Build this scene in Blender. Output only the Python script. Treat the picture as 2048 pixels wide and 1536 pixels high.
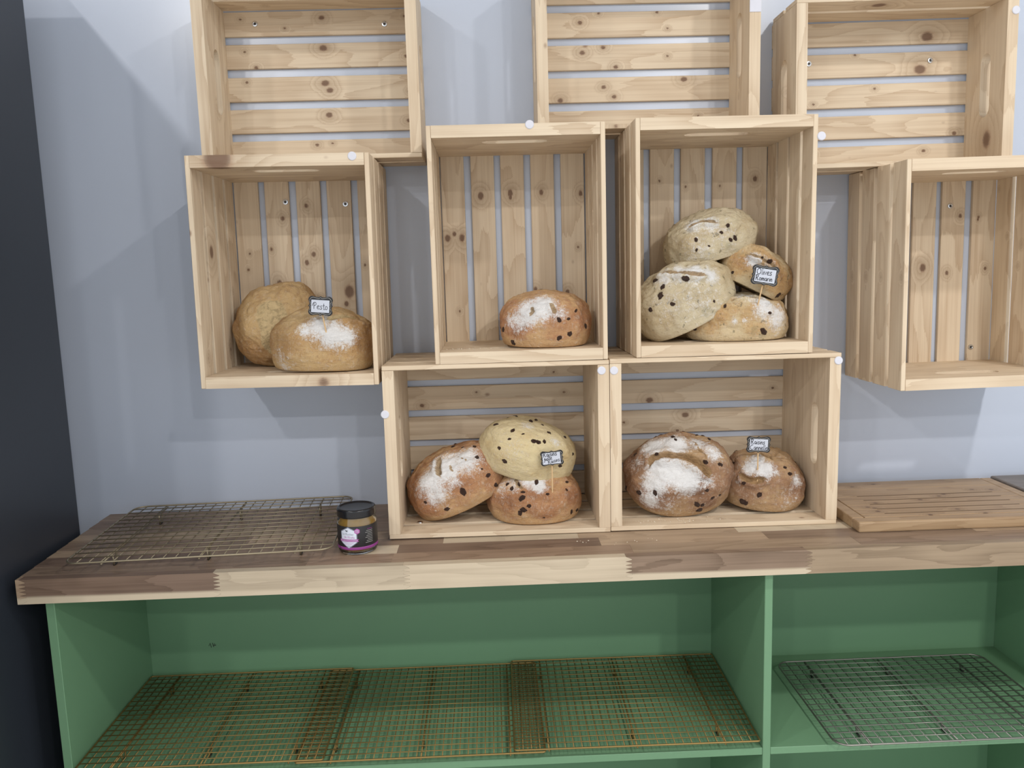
import bpy, bmesh, math, random
import numpy as np
from mathutils import Matrix, Vector, noise
from mathutils.bvhtree import BVHTree

for o in list(bpy.data.objects): bpy.data.objects.remove(o)
scene = bpy.context.scene
COL = scene.collection
random.seed(7)
Z0 = 0.90                     # height of the worktop's surface above the floor

# ------------------------------------------------------------------ camera
CAM = Vector((0.19075, -1.61973, 0.46695 + Z0))
RM = Matrix(((0.99915913, 0.02419317, 0.03310164), (-0.02852971, 0.99008701, 0.13752732), (-0.02944628, -0.13835606, 0.9899447)))
FPX = 1615.13
cam = bpy.data.objects.new('camera', bpy.data.cameras.new('camera'))
COL.objects.link(cam)
r_, f_, u_ = RM.col[0], RM.col[1], RM.col[2]
m = Matrix((r_, u_, -f_)).transposed().to_4x4(); m.translation = CAM
cam.matrix_world = m
cam.data.sensor_width = 36.0
cam.data.lens = FPX / 2048 * 36.0
cam.data.clip_start = 0.02
scene.camera = cam

# ------------------------------------------------------------------ world, lamps, exposure
world = bpy.data.worlds.new('world'); scene.world = world
world.use_nodes = True
wb = world.node_tree.nodes['Background']
wb.inputs['Color'].default_value = (0.86, 0.93, 1.0, 1)
wb.inputs['Strength'].default_value = 1.12

def lamp(x, y, z, power, size, col=(1.0, 0.965, 0.93)):
    l = bpy.data.lights.new('ceiling_spot', 'AREA'); l.shape = 'DISK'; l.size = size
    l.energy = power; l.color = col
    o = bpy.data.objects.new('ceiling_spot', l); COL.objects.link(o)
    o.location = (x, y, z)
    return o
CEIL = 2.78
for (lx, ly, pw) in ((-1.23, -1.50, 11), (1.49, -1.52, 16), (-1.23, -2.85, 21), (1.49, -2.90, 30), (-1.23, -4.10, 27), (1.49, -4.20, 36)):
    lamp(lx, ly, CEIL - 0.03, pw, 0.11)

vs = scene.view_settings
vs.view_transform = 'Standard'; vs.look = 'None'; vs.gamma = 1.0; vs.use_curve_mapping = False
vs.exposure = 0.11

# ------------------------------------------------------------------ helpers
def tag(o, label=None, cat=None, group=None, kind=None):
    if label: o['label'] = label
    if cat: o['category'] = cat
    if group: o['group'] = group
    if kind: o['kind'] = kind
    return o
def link(name, data, parent=None, mat=None):
    o = bpy.data.objects.new(name, data); COL.objects.link(o)
    if parent: o.parent = parent
    if mat and data is not None and len(data.materials) == 0: data.materials.append(mat)
    return o
def empty(name, loc, rot=(0, 0, 0)):
    o = bpy.data.objects.new(name, None); COL.objects.link(o)
    o.location = loc; o.rotation_euler = rot; o.empty_display_size = 0.05
    return o
def mesh_from_bm(bm, name, smooth=False):
    bmesh.ops.recalc_face_normals(bm, faces=bm.faces)
    me = bpy.data.meshes.new(name); bm.to_mesh(me); bm.free()
    if smooth:
        for p in me.polygons: p.use_smooth = True
    return me
def box_mesh(name, sx, sy, sz, bev=0.0, seg=1):
    bm = bmesh.new(); bmesh.ops.create_cube(bm, size=1)
    bmesh.ops.scale(bm, vec=(sx, sy, sz), verts=bm.verts)
    if bev: bmesh.ops.bevel(bm, geom=list(bm.edges), offset=bev, segments=seg, affect='EDGES', profile=0.5)
    return mesh_from_bm(bm, name)
def poly_prism(name, pts, t, holes=(), bev=0.0):
    """polygon in local XY (list of points) with holes, thickness t along Z, centred"""
    bm = bmesh.new(); es = []
    for loop in [pts] + list(holes):
        vsl = [bm.verts.new((x, y, -t / 2)) for x, y in loop]
        for i in range(len(vsl)): es.append(bm.edges.new((vsl[i], vsl[(i + 1) % len(vsl)])))
    r = bmesh.ops.triangle_fill(bm, edges=es, use_beauty=True, use_dissolve=False)
    fs = [g for g in r['geom'] if isinstance(g, bmesh.types.BMFace)]
    ex = bmesh.ops.extrude_face_region(bm, geom=fs)
    bmesh.ops.translate(bm, vec=(0, 0, t), verts=[g for g in ex['geom'] if isinstance(g, bmesh.types.BMVert)])
    return mesh_from_bm(bm, name)
def tube(bm, pts, r, n=6, closed=False):
    pts = [Vector(p) for p in pts]; rings = []
    N = len(pts)
    for i, p in enumerate(pts):
        if closed: d = (pts[(i + 1) % N] - pts[i - 1])
        else: d = pts[min(i + 1, N - 1)] - pts[max(i - 1, 0)]
        d.normalize()
        a = d.cross(Vector((0, 0, 1)))
        if a.length < 1e-3: a = d.cross(Vector((0, 1, 0)))
        a.normalize(); b = d.cross(a)
        rings.append([bm.verts.new(p + (a * math.cos(2 * math.pi * k / n) + b * math.sin(2 * math.pi * k / n)) * r) for k in range(n)])
    M = N if closed else N - 1
    for i in range(M):
        A, B = rings[i], rings[(i + 1) % N]
        for k in range(n): bm.faces.new((A[k], A[(k + 1) % n], B[(k + 1) % n], B[k]))
    if not closed:
        bm.faces.new(rings[0]); bm.faces.new(list(reversed(rings[-1])))
def tube_mesh(name, pts, r, n=6, closed=False):
    bm = bmesh.new(); tube(bm, pts, r, n, closed); return mesh_from_bm(bm, name, True)
def lathe(name, prof, n=48, smooth=True):
    bm = bmesh.new(); rings = []
    for (r, z) in prof:
        if r < 1e-6: rings.append([bm.verts.new((0, 0, z))])
        else: rings.append([bm.verts.new((r * math.cos(2 * math.pi * k / n), r * math.sin(2 * math.pi * k / n), z)) for k in range(n)])
    for A, B in zip(rings[:-1], rings[1:]):
        for k in range(n):
            k2 = (k + 1) % n
            if len(A) == 1 and len(B) > 1: bm.faces.new((A[0], B[k], B[k2]))
            elif len(B) == 1 and len(A) > 1: bm.faces.new((A[k], A[k2], B[0]))
            elif len(A) > 1: bm.faces.new((A[k], A[k2], B[k2], B[k]))
    return mesh_from_bm(bm, name, smooth)
def ray_dir(u, v): return (RM @ Vector(((u - 1024) / FPX, 1, -(v - 768) / FPX)))
def at_y(u, v, y):
    d = ray_dir(u, v); return CAM + d * ((y - CAM.y) / d.y)

# ------------------------------------------------------------------ materials
class NT:
    def __init__(s, name):
        s.m = bpy.data.materials.new(name); s.m.use_nodes = True
        s.t = s.m.node_tree; s.n = s.t.nodes; s.b = s.n['Principled BSDF']
    def new(s, ty, **kw):
        n = s.n.new(ty)
        for k, v in kw.items():
            if k.startswith('i_'): n.inputs[k[2:].replace('_', ' ')].default_value = v
            else: setattr(n, k, v)
        return n
    def L(s, a, b): s.t.links.new(a, b)
    def math(s, op, a, b=None, c=None, clamp=False):
        n = s.n.new('ShaderNodeMath'); n.operation = op; n.use_clamp = clamp
        for i, x in enumerate((a, b, c)):
            if x is None: continue
            if isinstance(x, (int, float)): n.inputs[i].default_value = x
            else: s.L(x, n.inputs[i])
        return n.outputs[0]
    def vmath(s, op, a, b=None):
        n = s.n.new('ShaderNodeVectorMath'); n.operation = op
        for i, x in enumerate((a, b)):
            if x is None: continue
            if isinstance(x, (tuple, list)): n.inputs[i].default_value = x
            else: s.L(x, n.inputs[i])
        return n.outputs['Value'] if op in ('LENGTH', 'DISTANCE', 'DOT_PRODUCT') else n.outputs['Vector']
    def mix(s, f, a, b, blend='MIX'):
        n = s.n.new('ShaderNodeMix'); n.data_type = 'RGBA'; n.blend_type = blend
        for i, x in ((0, f), (6, a), (7, b)):
            if isinstance(x, (int, float)): n.inputs[i].default_value = x
            elif isinstance(x, (tuple, list)): n.inputs[i].default_value = (*x[:3], 1)
            else: s.L(x, n.inputs[i])
        return n.outputs[2]
    def noise(s, vec, scale, detail=4, rough=0.55, dist=0.0):
        n = s.new('ShaderNodeTexNoise'); n.inputs['Scale'].default_value = scale
        n.inputs['Detail'].default_value = detail; n.inputs['Roughness'].default_value = rough
        n.inputs['Distortion'].default_value = dist
        if vec is not None: s.L(vec, n.inputs['Vector'])
        return n.outputs[0]
    def ramp(s, f, lo, hi, a=0.0, b=1.0):
        n = s.new('ShaderNodeMapRange'); n.interpolation_type = 'SMOOTHSTEP'
        for i, x in enumerate((f, lo, hi, a, b)):
            if isinstance(x, (int, float)): n.inputs[i].default_value = x
            else: s.L(x, n.inputs[i])
        return n.outputs[0]
    def bump(s, h, strength, dist=0.002):
        n = s.new('ShaderNodeBump'); n.inputs['Strength'].default_value = strength; n.inputs['Distance'].default_value = dist
        s.L(h, n.inputs['Height']); s.L(n.outputs[0], s.b.inputs['Normal'])
    def out(s, color=None, rough=None, spec=None, metal=None):
        for nm, v in (('Base Color', color), ('Roughness', rough), ('Specular IOR Level', spec), ('Metallic', metal)):
            if v is None: continue
            if isinstance(v, (int, float)): s.b.inputs[nm].default_value = v
            elif isinstance(v, (tuple, list)): s.b.inputs[nm].default_value = (*v[:3], 1)
            else: s.L(v, s.b.inputs[nm])
        return s.m
def plain(name, col, rough=0.5, metal=0.0, spec=0.5):
    t = NT(name)
    co = t.new('ShaderNodeTexCoord').outputs['Object']
    n = t.noise(co, 60, 3)
    c = t.mix(t.ramp(n, 0.3, 0.7, 0.0, 0.12), col, tuple(x * 0.75 for x in col))
    return t.out(c, rough, spec, metal)

def wood_material(name, light, dark, knotc, ring_scale=1.0, knots=True, rough=0.62, tint_obj=False, contrast=1.0, sap=False):
    t = NT(name)
    tc = t.new('ShaderNodeTexCoord').outputs['Object']
    oi = t.new('ShaderNodeObjectInfo')
    rnd = oi.outputs['Random']
    off = t.vmath('MULTIPLY', t.vmath('ADD', t.new('ShaderNodeCombineXYZ').outputs[0], (0, 0, 0)), (1, 1, 1))
    cx = t.new('ShaderNodeCombineXYZ')
    t.L(t.math('MULTIPLY', rnd, 37.0), cx.inputs[0]); t.L(t.math('MULTIPLY', rnd, 91.7), cx.inputs[1]); t.L(t.math('MULTIPLY', rnd, 53.3), cx.inputs[2])
    p = t.vmath('ADD', tc, cx.outputs[0])
    # knots: own ones of each board are read from the board
    kmask = None; kdef = None
    if knots:
        for nm in ('ka', 'kb', 'kc', 'kd'):
            at = t.new('ShaderNodeAttribute', attribute_type='OBJECT', attribute_name=nm)
            dv = t.vmath('SUBTRACT', tc, at.outputs['Vector'])
            wob = t.vmath('MULTIPLY', t.vmath('SUBTRACT', t.new('ShaderNodeTexNoise', i_Scale=55.0).outputs['Color'], (0.5, 0.5, 0.5)), (0.006, 0.006, 0.006))
            dv = t.vmath('ADD', dv, wob)
            dv = t.vmath('MULTIPLY', dv, (0.75, 1.0, 0.8))
            d = t.vmath('LENGTH', dv)
            q = t.math('DIVIDE', d, t.math('MAXIMUM', at.outputs['Alpha'], 0.00001))
            mk = t.ramp(q, 0.55, 1.15, 1.0, 0.0)
            hl = t.ramp(q, 0.8, 4.0, 1.0, 0.0)
            kmask = mk if kmask is None else t.math('MAXIMUM', kmask, mk)
            kdef = hl if kdef is None else t.math('MAXIMUM', kdef, hl)
    slow = t.noise(t.vmath('MULTIPLY', p, (2.2, 9, 9)), 1.0, 2, 0.5)
    g = t.math('ADD', t.math('MULTIPLY', slow, 9.0 * ring_scale), 0.0)
    if kdef is not None: g = t.math('ADD', g, t.math('MULTIPLY', kdef, 2.2))
    fine = t.noise(t.vmath('MULTIPLY', p, (3, 150, 150)), 1.0, 3, 0.6)
    g = t.math('ADD', g, t.math('MULTIPLY', fine, 0.5))
    ring = t.math('FRACT', g)
    ringm = t.math('POWER', ring, 2.2)
    blot = t.noise(t.vmath('MULTIPLY', p, (6, 16, 16)), 1.0, 3)
    lines = t.ramp(t.noise(t.vmath('MULTIPLY', p, (2.5, 420, 420)), 1.0, 2, 0.6), 0.52, 0.72)
    f = t.math('ADD', t.math('MULTIPLY', t.math('ADD', ringm, t.math('MULTIPLY', lines, 0.45)), 0.44 * contrast), t.math('MULTIPLY', t.ramp(fine, 0.35, 0.7), 0.22 * contrast))
    f = t.math('ADD', f, t.math('MULTIPLY', t.math('SUBTRACT', blot, 0.5), 0.55 * contrast), None, True)
    if tint_obj:
        base = oi.outputs['Color']
        sb = t.new('ShaderNodeSeparateColor'); t.L(base, sb.inputs[0])
        f = t.math('MULTIPLY', f, t.ramp(sb.outputs[0], 0.2, 0.65, 1.0, 0.42))
        c = t.mix(f, base, t.mix(1.0, base, (0.46, 0.42, 0.38), 'MULTIPLY'))
        if sap:
            at = t.new('ShaderNodeAttribute', attribute_type='OBJECT', attribute_name='sap')
            sp = t.new('ShaderNodeSeparateXYZ'); t.L(tc, sp.inputs[0])
            zz = t.math('ADD', sp.outputs[2], t.math('MULTIPLY', t.math('SUBTRACT', slow, 0.5), 0.012))
            c = t.mix(t.math('MULTIPLY', t.ramp(zz, -0.014, -0.008, 1.0, 0.0), at.outputs['Fac']), c, (0.56, 0.47, 0.345))
    else:
        c = t.mix(f, light, dark)
        c = t.mix(t.math('MULTIPLY', t.ramp(rnd, 0.0, 1.0), 0.30), c, tuple(a * b for a, b in zip(light, (0.92, 0.86, 0.80))))
    if kmask is not None:
        c = t.mix(t.math('MULTIPLY', kdef, 0.30), c, tuple(x * 0.75 for x in dark))
        kr = t.math('FRACT', t.math('MULTIPLY', kdef, 7.0))
        c = t.mix(t.math('MULTIPLY', kmask, 0.85), c, t.mix(kr, knotc, tuple(x * 1.9 for x in knotc)))
        # pin knots
        vo = t.new('ShaderNodeTexVoronoi', feature='F1', i_Scale=1.0)
        t.L(t.vmath('MULTIPLY', p, (15, 22, 22)), vo.inputs['Vector'])
        sel = t.new('ShaderNodeSeparateColor'); t.L(vo.outputs['Color'], sel.inputs[0])
        pin = t.math('MULTIPLY', t.ramp(vo.outputs['Distance'], 0.02, 0.12, 1.0, 0.0), t.math('GREATER_THAN', sel.outputs[0], 0.82))
        c = t.mix(t.math('MULTIPLY', pin, 0.75), c, tuple(x * 1.5 for x in knotc))
    t.bump(t.math('ADD', ringm, fine), 0.12, 0.0006)
    return t.out(c, rough, 0.35)

M = {}
M['pine'] = wood_material('pine_wood', (0.74, 0.615, 0.455), (0.42, 0.28, 0.165), (0.15, 0.076, 0.045), contrast=0.92)
M['stave'] = wood_material('acacia_staves', (0.5, 0.4, 0.3), (0.085, 0.058, 0.040), (0.05, 0.03, 0.02), 1.3, False, 0.42, True, 1.15, True)
M['bamboo'] = wood_material('bread_board_wood', (0.42, 0.29, 0.17), (0.25, 0.15, 0.075), (0.10, 0.05, 0.025), 1.0, True, 0.45)
M['darkboard'] = wood_material('grey_brown_board', (0.20, 0.17, 0.145), (0.12, 0.10, 0.085), (0.05, 0.04, 0.03), 1.0, False, 0.4)
M['stick'] = plain('pick_wood', (0.62, 0.42, 0.22), 0.6)
M['steel'] = plain('screw_steel', (0.72, 0.73, 0.74), 0.25, 1.0)
M['steel_dark'] = plain('screw_recess', (0.03, 0.03, 0.03), 0.5)
M['dot'] = plain('white_felt', (0.70, 0.70, 0.76), 0.95, 0.0, 0.1)
M['gold'] = plain('gold_wire', (0.30, 0.205, 0.075), 0.48, 0.8)
M['brass'] = plain('pale_brass_wire', (0.34, 0.29, 0.20), 0.42, 0.8)
M['silver'] = plain('steel_wire', (0.27, 0.265, 0.24), 0.40, 0.9)
M['cap'] = plain('rubber_foot', (0.02, 0.02, 0.02), 0.6)
M['black_plaque'] = plain('black_plaque', (0.012, 0.012, 0.014), 0.45)
M['white_line'] = plain('chalk_line', (0.42, 0.41, 0.39), 0.7)
M['card'] = plain('white_card', (0.58, 0.61, 0.69), 0.6)
M['ink'] = plain('black_ink', (0.012, 0.012, 0.02), 0.5)
M['flourcrumb'] = plain('flour_crumbs', (0.75, 0.66, 0.52), 0.9)

def m_wall():
    t = NT('white_gloss_wall_paint')
    co = t.new('ShaderNodeTexCoord').outputs['Object']
    n = t.noise(co, 2.0, 3)
    c = t.mix(t.ramp(n, 0.3, 0.7, 0, 0.35), (0.545, 0.60, 0.71), (0.525, 0.58, 0.69))
    t.bump(t.noise(co, 180, 2), 0.05, 0.0005)
    return t.out(c, 0.22, 0.45)
M['wall'] = m_wall()
def m_green():
    t = NT('sage_green_paint')
    co = t.new('ShaderNodeTexCoord').outputs['Object']
    n = t.noise(co, 3.0, 4)
    c = t.mix(t.ramp(n, 0.3, 0.7, 0, 0.5), (0.150, 0.290, 0.165), (0.135, 0.262, 0.150))
    sc = t.ramp(t.noise(co, 40, 5, 0.7), 0.70, 0.80)
    c = t.mix(t.math('MULTIPLY', sc, 0.15), c, (0.25, 0.36, 0.26))
    t.bump(t.noise(co, 260, 2), 0.06, 0.0005)
    return t.out(c, 0.5, 0.4)
M['green'] = m_green()
M['fridge'] = (lambda t: t.out((0.026, 0.031, 0.041), 0.36, 0.5))(NT('black_satin_steel'))
M['floor'] = (lambda t: t.out(t.mix(t.ramp(t.noise(t.new('ShaderNodeTexCoord').outputs['Object'], 3, 5), .3, .7), (0.58, 0.54, 0.49), (0.50, 0.47, 0.43)), 0.4))(NT('floor_tiles'))
M['ceil'] = plain('ceiling_paint', (0.75, 0.75, 0.75), 0.9)

# ------------------------------------------------------------------ setting
def struct(name, sx, sy, sz, loc, mat, label=None):
    o = link(name, box_mesh(name, sx, sy, sz), None, mat); o.location = loc
    o['kind'] = 'structure'
    if label: o['label'] = label
    return o
struct('wall_back', 6.4, 0.10, 2.9, (0.5, 0.05, 1.45), M['wall'], 'glossy white wall behind the wooden crates')
struct('floor', 6.4, 7.6, 0.10, (0.5, -3.7, -0.05), M['floor'], 'plain floor of the shop')
struct('ceiling', 6.4, 7.6, 0.10, (0.5, -3.7, CEIL + 0.05), M['ceil'], 'white ceiling of the shop')

# ------------------------------------------------------------------ tall black fridge at the left
def build_fridge():
    x1, x0, yb, yf, ht = -0.603, -1.23, -0.11, -0.78, 1.03 + Z0
    e = empty('tall_fridge', ((x0 + x1) / 2, (yb + yf) / 2, 0))
    tag(e, 'tall black satin fridge standing left of the green cabinet', 'fridge')
    w, d = x1 - x0, yb - yf
    b = link('body', box_mesh('fridge_body', w, d - 0.06, ht - 0.05, 0.004, 2), e, M['fridge']); b.location = (0, 0.03, 0.05 + (ht - 0.05) / 2)
    dr = link('door', box_mesh('fridge_door', w, 0.05, ht - 0.09, 0.008, 2), e, M['fridge']); dr.location = (0, -d / 2 + 0.03, 0.09 + (ht - 0.09) / 2)
    h = link('handle', tube_mesh('fridge_handle', [(0, 0, -.3), (0, -.03, -.29), (0, -.03, .29), (0, 0, .3)], 0.008, 8), dr, M['steel']); h.location = (0.26, -0.025, 0.1)
    k = link('plinth', box_mesh('fridge_plinth', w - 0.04, d - 0.1, 0.05), e, M['cap']); k.location = (0, 0.02, 0.025)
build_fridge()

# ------------------------------------------------------------------ green cabinet
def build_cabinet():
    yf, yb = -0.340, -0.012
    xl, xr = -0.552, 1.26
    top, sh = -0.0415, -0.360
    e = empty('open_cabinet', ((xl + xr) / 2, (yf + yb) / 2, 0)); ex, ey = e.location.x, e.location.y
    tag(e, 'sage green open cabinet with shelves carrying the wire racks', 'cabinet')
    def part(name, x0, x1, y0, y1, z0, z1):
        o = link(name, box_mesh(name, x1 - x0, y1 - y0, z1 - z0, 0.0008), e, M['green'])
        o.location = ((x0 + x1) / 2 - ex, (y0 + y1) / 2 - ey, (z0 + z1) / 2 + Z0); return o
    part('side_panel', xl, xl + 0.0145, yf, yb, -Z0, top)
    part('side_panel', xr - 0.0145, xr, yf, yb, -Z0, top)
    part('divider', 0.6355, 0.649, yf, yb, -Z0, top)
    part('back_panel', xl, xr, yb, yb + 0.008, -Z0 + 0.05, top)
    part('shelf', xl + 0.0145, 0.6355, yf + 0.001, yb, sh - 0.013, sh)
    part('shelf', 0.649, xr - 0.0145, yf + 0.001, yb, sh - 0.013, sh)
    part('shelf', xl + 0.0145, 0.6355, yf + 0.001, yb, sh - 0.39, sh - 0.376)
    part('shelf', 0.649, xr - 0.0145, yf + 0.001, yb, sh - 0.39, sh - 0.376)
    s = part('smudge', -0.418, -0.402, yb - 0.0012, yb, -0.292, -0.281)
    bm = bmesh.new()
    for pts in ([(-.007, 0, 0), (-.004, 0, .006), (-.002, 0, -.004)], [(.001, 0, .006), (.003, 0, -.003)], [(.005, 0, .005), (.006, 0, .0), (.002, 0, .001), (.008, 0, .001)]): tube(bm, pts, 0.0006, 5)
    s.data = mesh_from_bm(bm, 'smudge'); s.data.materials.append(M['cap'])
build_cabinet()

# ------------------------------------------------------------------ worktop of glued staves
def stave_mesh(name, x0, x1, y0, y1, zt, zb, jl, jr):
    """profile in XZ with finger joints at the ends, extruded along Y; origin at the centre"""
    cx, cz = (x0 + x1) / 2, (zt + zb) / 2
    n, dp = 6, 0.010
    def side(x, sgn, on):
        if not on: return [(x, zb), (x, zt)]
        pts = []; h = (zt - zb - 0.004) / n
        pts.append((x - dp / 2, zb))
        for k in range(n):
            pts.append((x + dp / 2, zb + 0.002 + h * (k + 0.42))); pts.append((x + dp / 2, zb + 0.002 + h * (k + 0.58)))
            if k < n - 1: pts.append((x - dp / 2, zb + 0.002 + h * (k + 0.96))); pts.append((x - dp / 2, zb + 0.002 + h * (k + 1.04)))
        pts.append((x - dp / 2, zt))
        return pts
    R = side(x1, 1, jr); Lf = side(x0, -1, jl)
    prof = R + list(reversed(Lf))
    prof = [(a - cx, b - cz) for a, b in prof]
    me = poly_prism(name, prof, (y1 - y0))
    # poly_prism is in XY with thickness Z: turn to XZ
    me.transform(Matrix.Rotation(math.pi / 2, 4, 'X'))
    return me, (cx, (y0 + y1) / 2, cz)
C = dict(D=(0.20, 0.135, 0.098), B=(0.29, 0.205, 0.145), T=(0.41, 0.30, 0.205), S=(0.54, 0.45, 0.33), M_=(0.31, 0.215, 0.150), O=(0.34, 0.255, 0.17))
def build_worktop():
    xr = 1.75
    e = empty('wooden_worktop', (0.5, -0.18, Z0)); tag(e, 'thick finger-jointed wooden worktop of brown and cream staves', 'worktop')
    rows = [(-0.3597, -0.343), (-0.343, -0.300), (-0.300, -0.258), (-0.258, -0.2225), (-0.2225, -0.180), (-0.180, -0.137), (-0.137, -0.094), (-0.094, -0.050), (-0.050, -0.001)]
    lay = [
        [(-0.574, 'T', 1.0), (-0.265, 'D', 1.0), (0.041, 'S', 0.8), (0.404, 'S', 0.0), (0.701, 'B', 1.0), (1.20, 'O', 0), (xr, 'T', 0)],
        [(-0.12, 'B', 0), (0.02, 'M_', 0), (0.42, 'M_', 0), (0.80, 'T', 0), (1.3, 'B', 0), (xr, 'T', 0)],
        [(-0.30, 'D', 0), (-0.06, 'B', 0), (0.024, 'S', 0), (0.372, 'D', 0), (0.66, 'T', 0), (1.02, 'B', 0), (xr, 'T', 0)],
        [(-0.36, 'T', 0), (0.10, 'B', 0), (0.338, 'S', 0), (0.62, 'T', 0), (0.90, 'S', 0), (1.35, 'B', 0), (xr, 'T', 0)],
        [(-0.25, 'B', 0), (0.0, 'T', 0), (0.5, 'B', 0), (0.82, 'T', 0), (xr, 'O', 0)],
        [(-0.42, 'T', 0), (-0.17, 'O', 0), (0.3, 'B', 0), (0.82, 'T', 0), (xr, 'T', 0)],
        [(-0.20, 'B', 0), (0.2, 'M_', 0), (0.9, 'T', 0), (xr, 'B', 0)],
        [(-0.38, 'D', 0), (0.05, 'B', 0), (0.6, 'T', 0), (xr, 'B', 0)],
        [(-0.18, 'B', 0), (0.4, 'M_', 0), (1.0, 'B', 0), (xr, 'T', 0)]]
    rnd = random.Random(3)
    for (y0, y1), L in zip(rows, lay):
        yc = (y0 + y1) / 2
        xa = -0.584 - 0.014 * (0.36 + yc) / 0.36
        x = xa
        for i, (xe, c, sp) in enumerate(L):
            me, loc = stave_mesh('stave', x + 0.0002, xe - 0.0002, y0 + 0.0002, y1 - 0.0002, 0.0 - rnd.random() * 0.0002, -0.041, i > 0, xe < xr)
            o = link('stave', me, e, M['stave']); o.location = (loc[0] - 0.5, loc[1] + 0.18, loc[2])
            k = 0.9 + 0.2 * rnd.random(); o.color = (*[q * k for q in C[c]], 1)
            o['sap'] = float(sp)
            x = xe
build_worktop()

# ------------------------------------------------------------------ crates
BT, ST = 0.020, 0.008          # end board and slat thickness
def stadium(cx, cy, L, W, n=10):
    r = W / 2; h = L / 2 - r; pts = []
    for k in range(n + 1):
        a = -math.pi / 2 + math.pi * k / n; pts.append((cx + h + r * math.cos(a), cy + r * math.sin(a)))
    for k in range(n + 1):
        a = math.pi / 2 + math.pi * k / n; pts.append((cx - h + r * math.cos(a), cy + r * math.sin(a)))
    return pts
def set_knots(o, ks):
    for nm, k in zip(('ka', 'kb', 'kc', 'kd'), ks): o[nm] = [float(k[0]), float(k[1]), float(k[2]), float(k[3]) * (0.80 if k[3] < 0.0095 else 1.0)]
    for nm in ('ka', 'kb', 'kc', 'kd')[len(ks):]: o[nm] = [9.0, 9.0, 9.0, 0.00002]
krnd = random.Random(11)
CR = {}
def build_crate(key, x, z, w, h, d, roll, up, nside, label, knots=None, screws=(), dots=(), group='pine crates mounted on the wall'):
    """open front; slats at the back and on the two long sides, solid boards with hand holes at the two ends"""
    knots = knots or {}
    cx, cz = x + w / 2, z + h / 2
    base = Vector((cx, -d / 2, cz + Z0)) + Matrix.Rotation(roll, 3, 'Y') @ Vector((0, 0, -h / 2))
    e = empty('wooden_crate', base, (0, roll, 0)); tag(e, label, 'crate', group)
    L, W = (h, w) if up else (w, h)                 # length axis, cross axis
    MW = e.matrix_basis.copy()
    # frame: axis vectors in crate local coordinates, origin at the crate centre
    c0 = Vector((0, 0, h / 2))
    AX = Vector((0, 0, 1)) if up else Vector((1, 0, 0))     # length
    AC = Vector((1, 0, 0)) if up else Vector((0, 0, 1))     # cross
    AY = Vector((0, -1, 0))                                # towards the viewer
    def put(name, me, loc, X, Y, Z):
        o = link(name, me, e, M['pine'])
        o.matrix_local = Matrix.Translation(loc) @ Matrix((X, Y, Z)).transposed().to_4x4()
        return o
    db = d - ST
    # back slats
    n = 5; gap = 0.0148 if nside == 2 else 0.0135; sw = (W - 2 * ST - (n - 1) * gap - 0.002) / n
    bl = L - 0.001
    me = box_mesh('back_slat', bl, sw, ST, 0.0008); me.materials.append(M['pine'])
    for i in range(n):
        c = -W / 2 + ST + 0.001 + sw / 2 + i * (sw + gap)
        jit = krnd.uniform(-0.0012, 0.0012)
        o = put('back_slat', me, c0 + AC * (c + jit) + Vector((0, d / 2 - ST / 2, 0)), AX, AC, AX.cross(AC))
        ks = knots.get(('b', i), None)
        if ks is None: ks = [(krnd.uniform(-.45, .45), krnd.uniform(-.35, .35), krnd.uniform(.0025, .0045)) for _ in range(krnd.choice((1, 2, 2, 3)))]
        zf = 0.004 if AX.cross(AC).y < 0 else -0.004
        set_knots(o, [(a * L, b * sw, zf, r) for a, b, r in ks])
    # side slats on both long sides
    ns = nside; g2 = 0.0115; s2 = (db - (ns - 1) * g2) / ns
    me = box_mesh('side_slat', L, s2, ST, 0.0008); me.materials.append(M['pine'])
    for sgn in (-1, 1):
        for i in range(ns):
            yy = d / 2 - ST - s2 / 2 - i * (s2 + g2)
            o = put('side_slat', me, c0 + AC * sgn * (W / 2 - ST / 2) + Vector((0, yy, 0)), AX, AY, AX.cross(AY))
            ks = knots.get(('s', sgn, i), None)
            if ks is None: ks = [(krnd.uniform(-.45, .45), krnd.uniform(-.4, .4), krnd.uniform(.002, .004)) for _ in range(2)]
            set_knots(o, [(a * L, b * s2, 0, r) for a, b, r in ks])
    # end boards with hand hole, grain along the cross axis
    We = W - 2 * ST - 0.0006
    hole = stadium(0, db / 2 - 0.060, 0.115, 0.030)
    out = [(-We / 2, -db / 2), (We / 2, -db / 2), (We / 2, db / 2), (-We / 2, db / 2)]
    me = poly_prism('end_board', out, BT, [hole]); me.materials.append(M['pine'])
    for sgn in (-1, 1):
        o = put('end_board', me, c0 + AX * sgn * (L / 2 - BT / 2) + Vector((0, -ST / 2, 0)), AC, AY, AC.cross(AY))
        ks = knots.get(('e', sgn), [(krnd.uniform(-.4, .4), krnd.uniform(-.4, .4), .004)])
        set_knots(o, [(a * We, b * db, zz, r) for (a, b, r, *q) in ks for zz in [q[0] if q else 0]])
    inv = (MW).inverted()
    sm = None
    for (u, v) in screws:
        p = inv @ at_y(u, v, -ST)
        s = link('screw', SCREW_MESH, e); s.location = (p.x, d / 2 - ST, p.z)
        r = link('recess', RECESS_MESH, s)
    for (u, v) in dots:
        p = inv @ at_y(u, v, -d)
        s = link('felt_dot', DOT_MESH, e); s.location = (p.x, -d / 2, p.z)
        s['label'] = 'small round white felt dot'
    CR[key] = (e, d)
    return e
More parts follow.
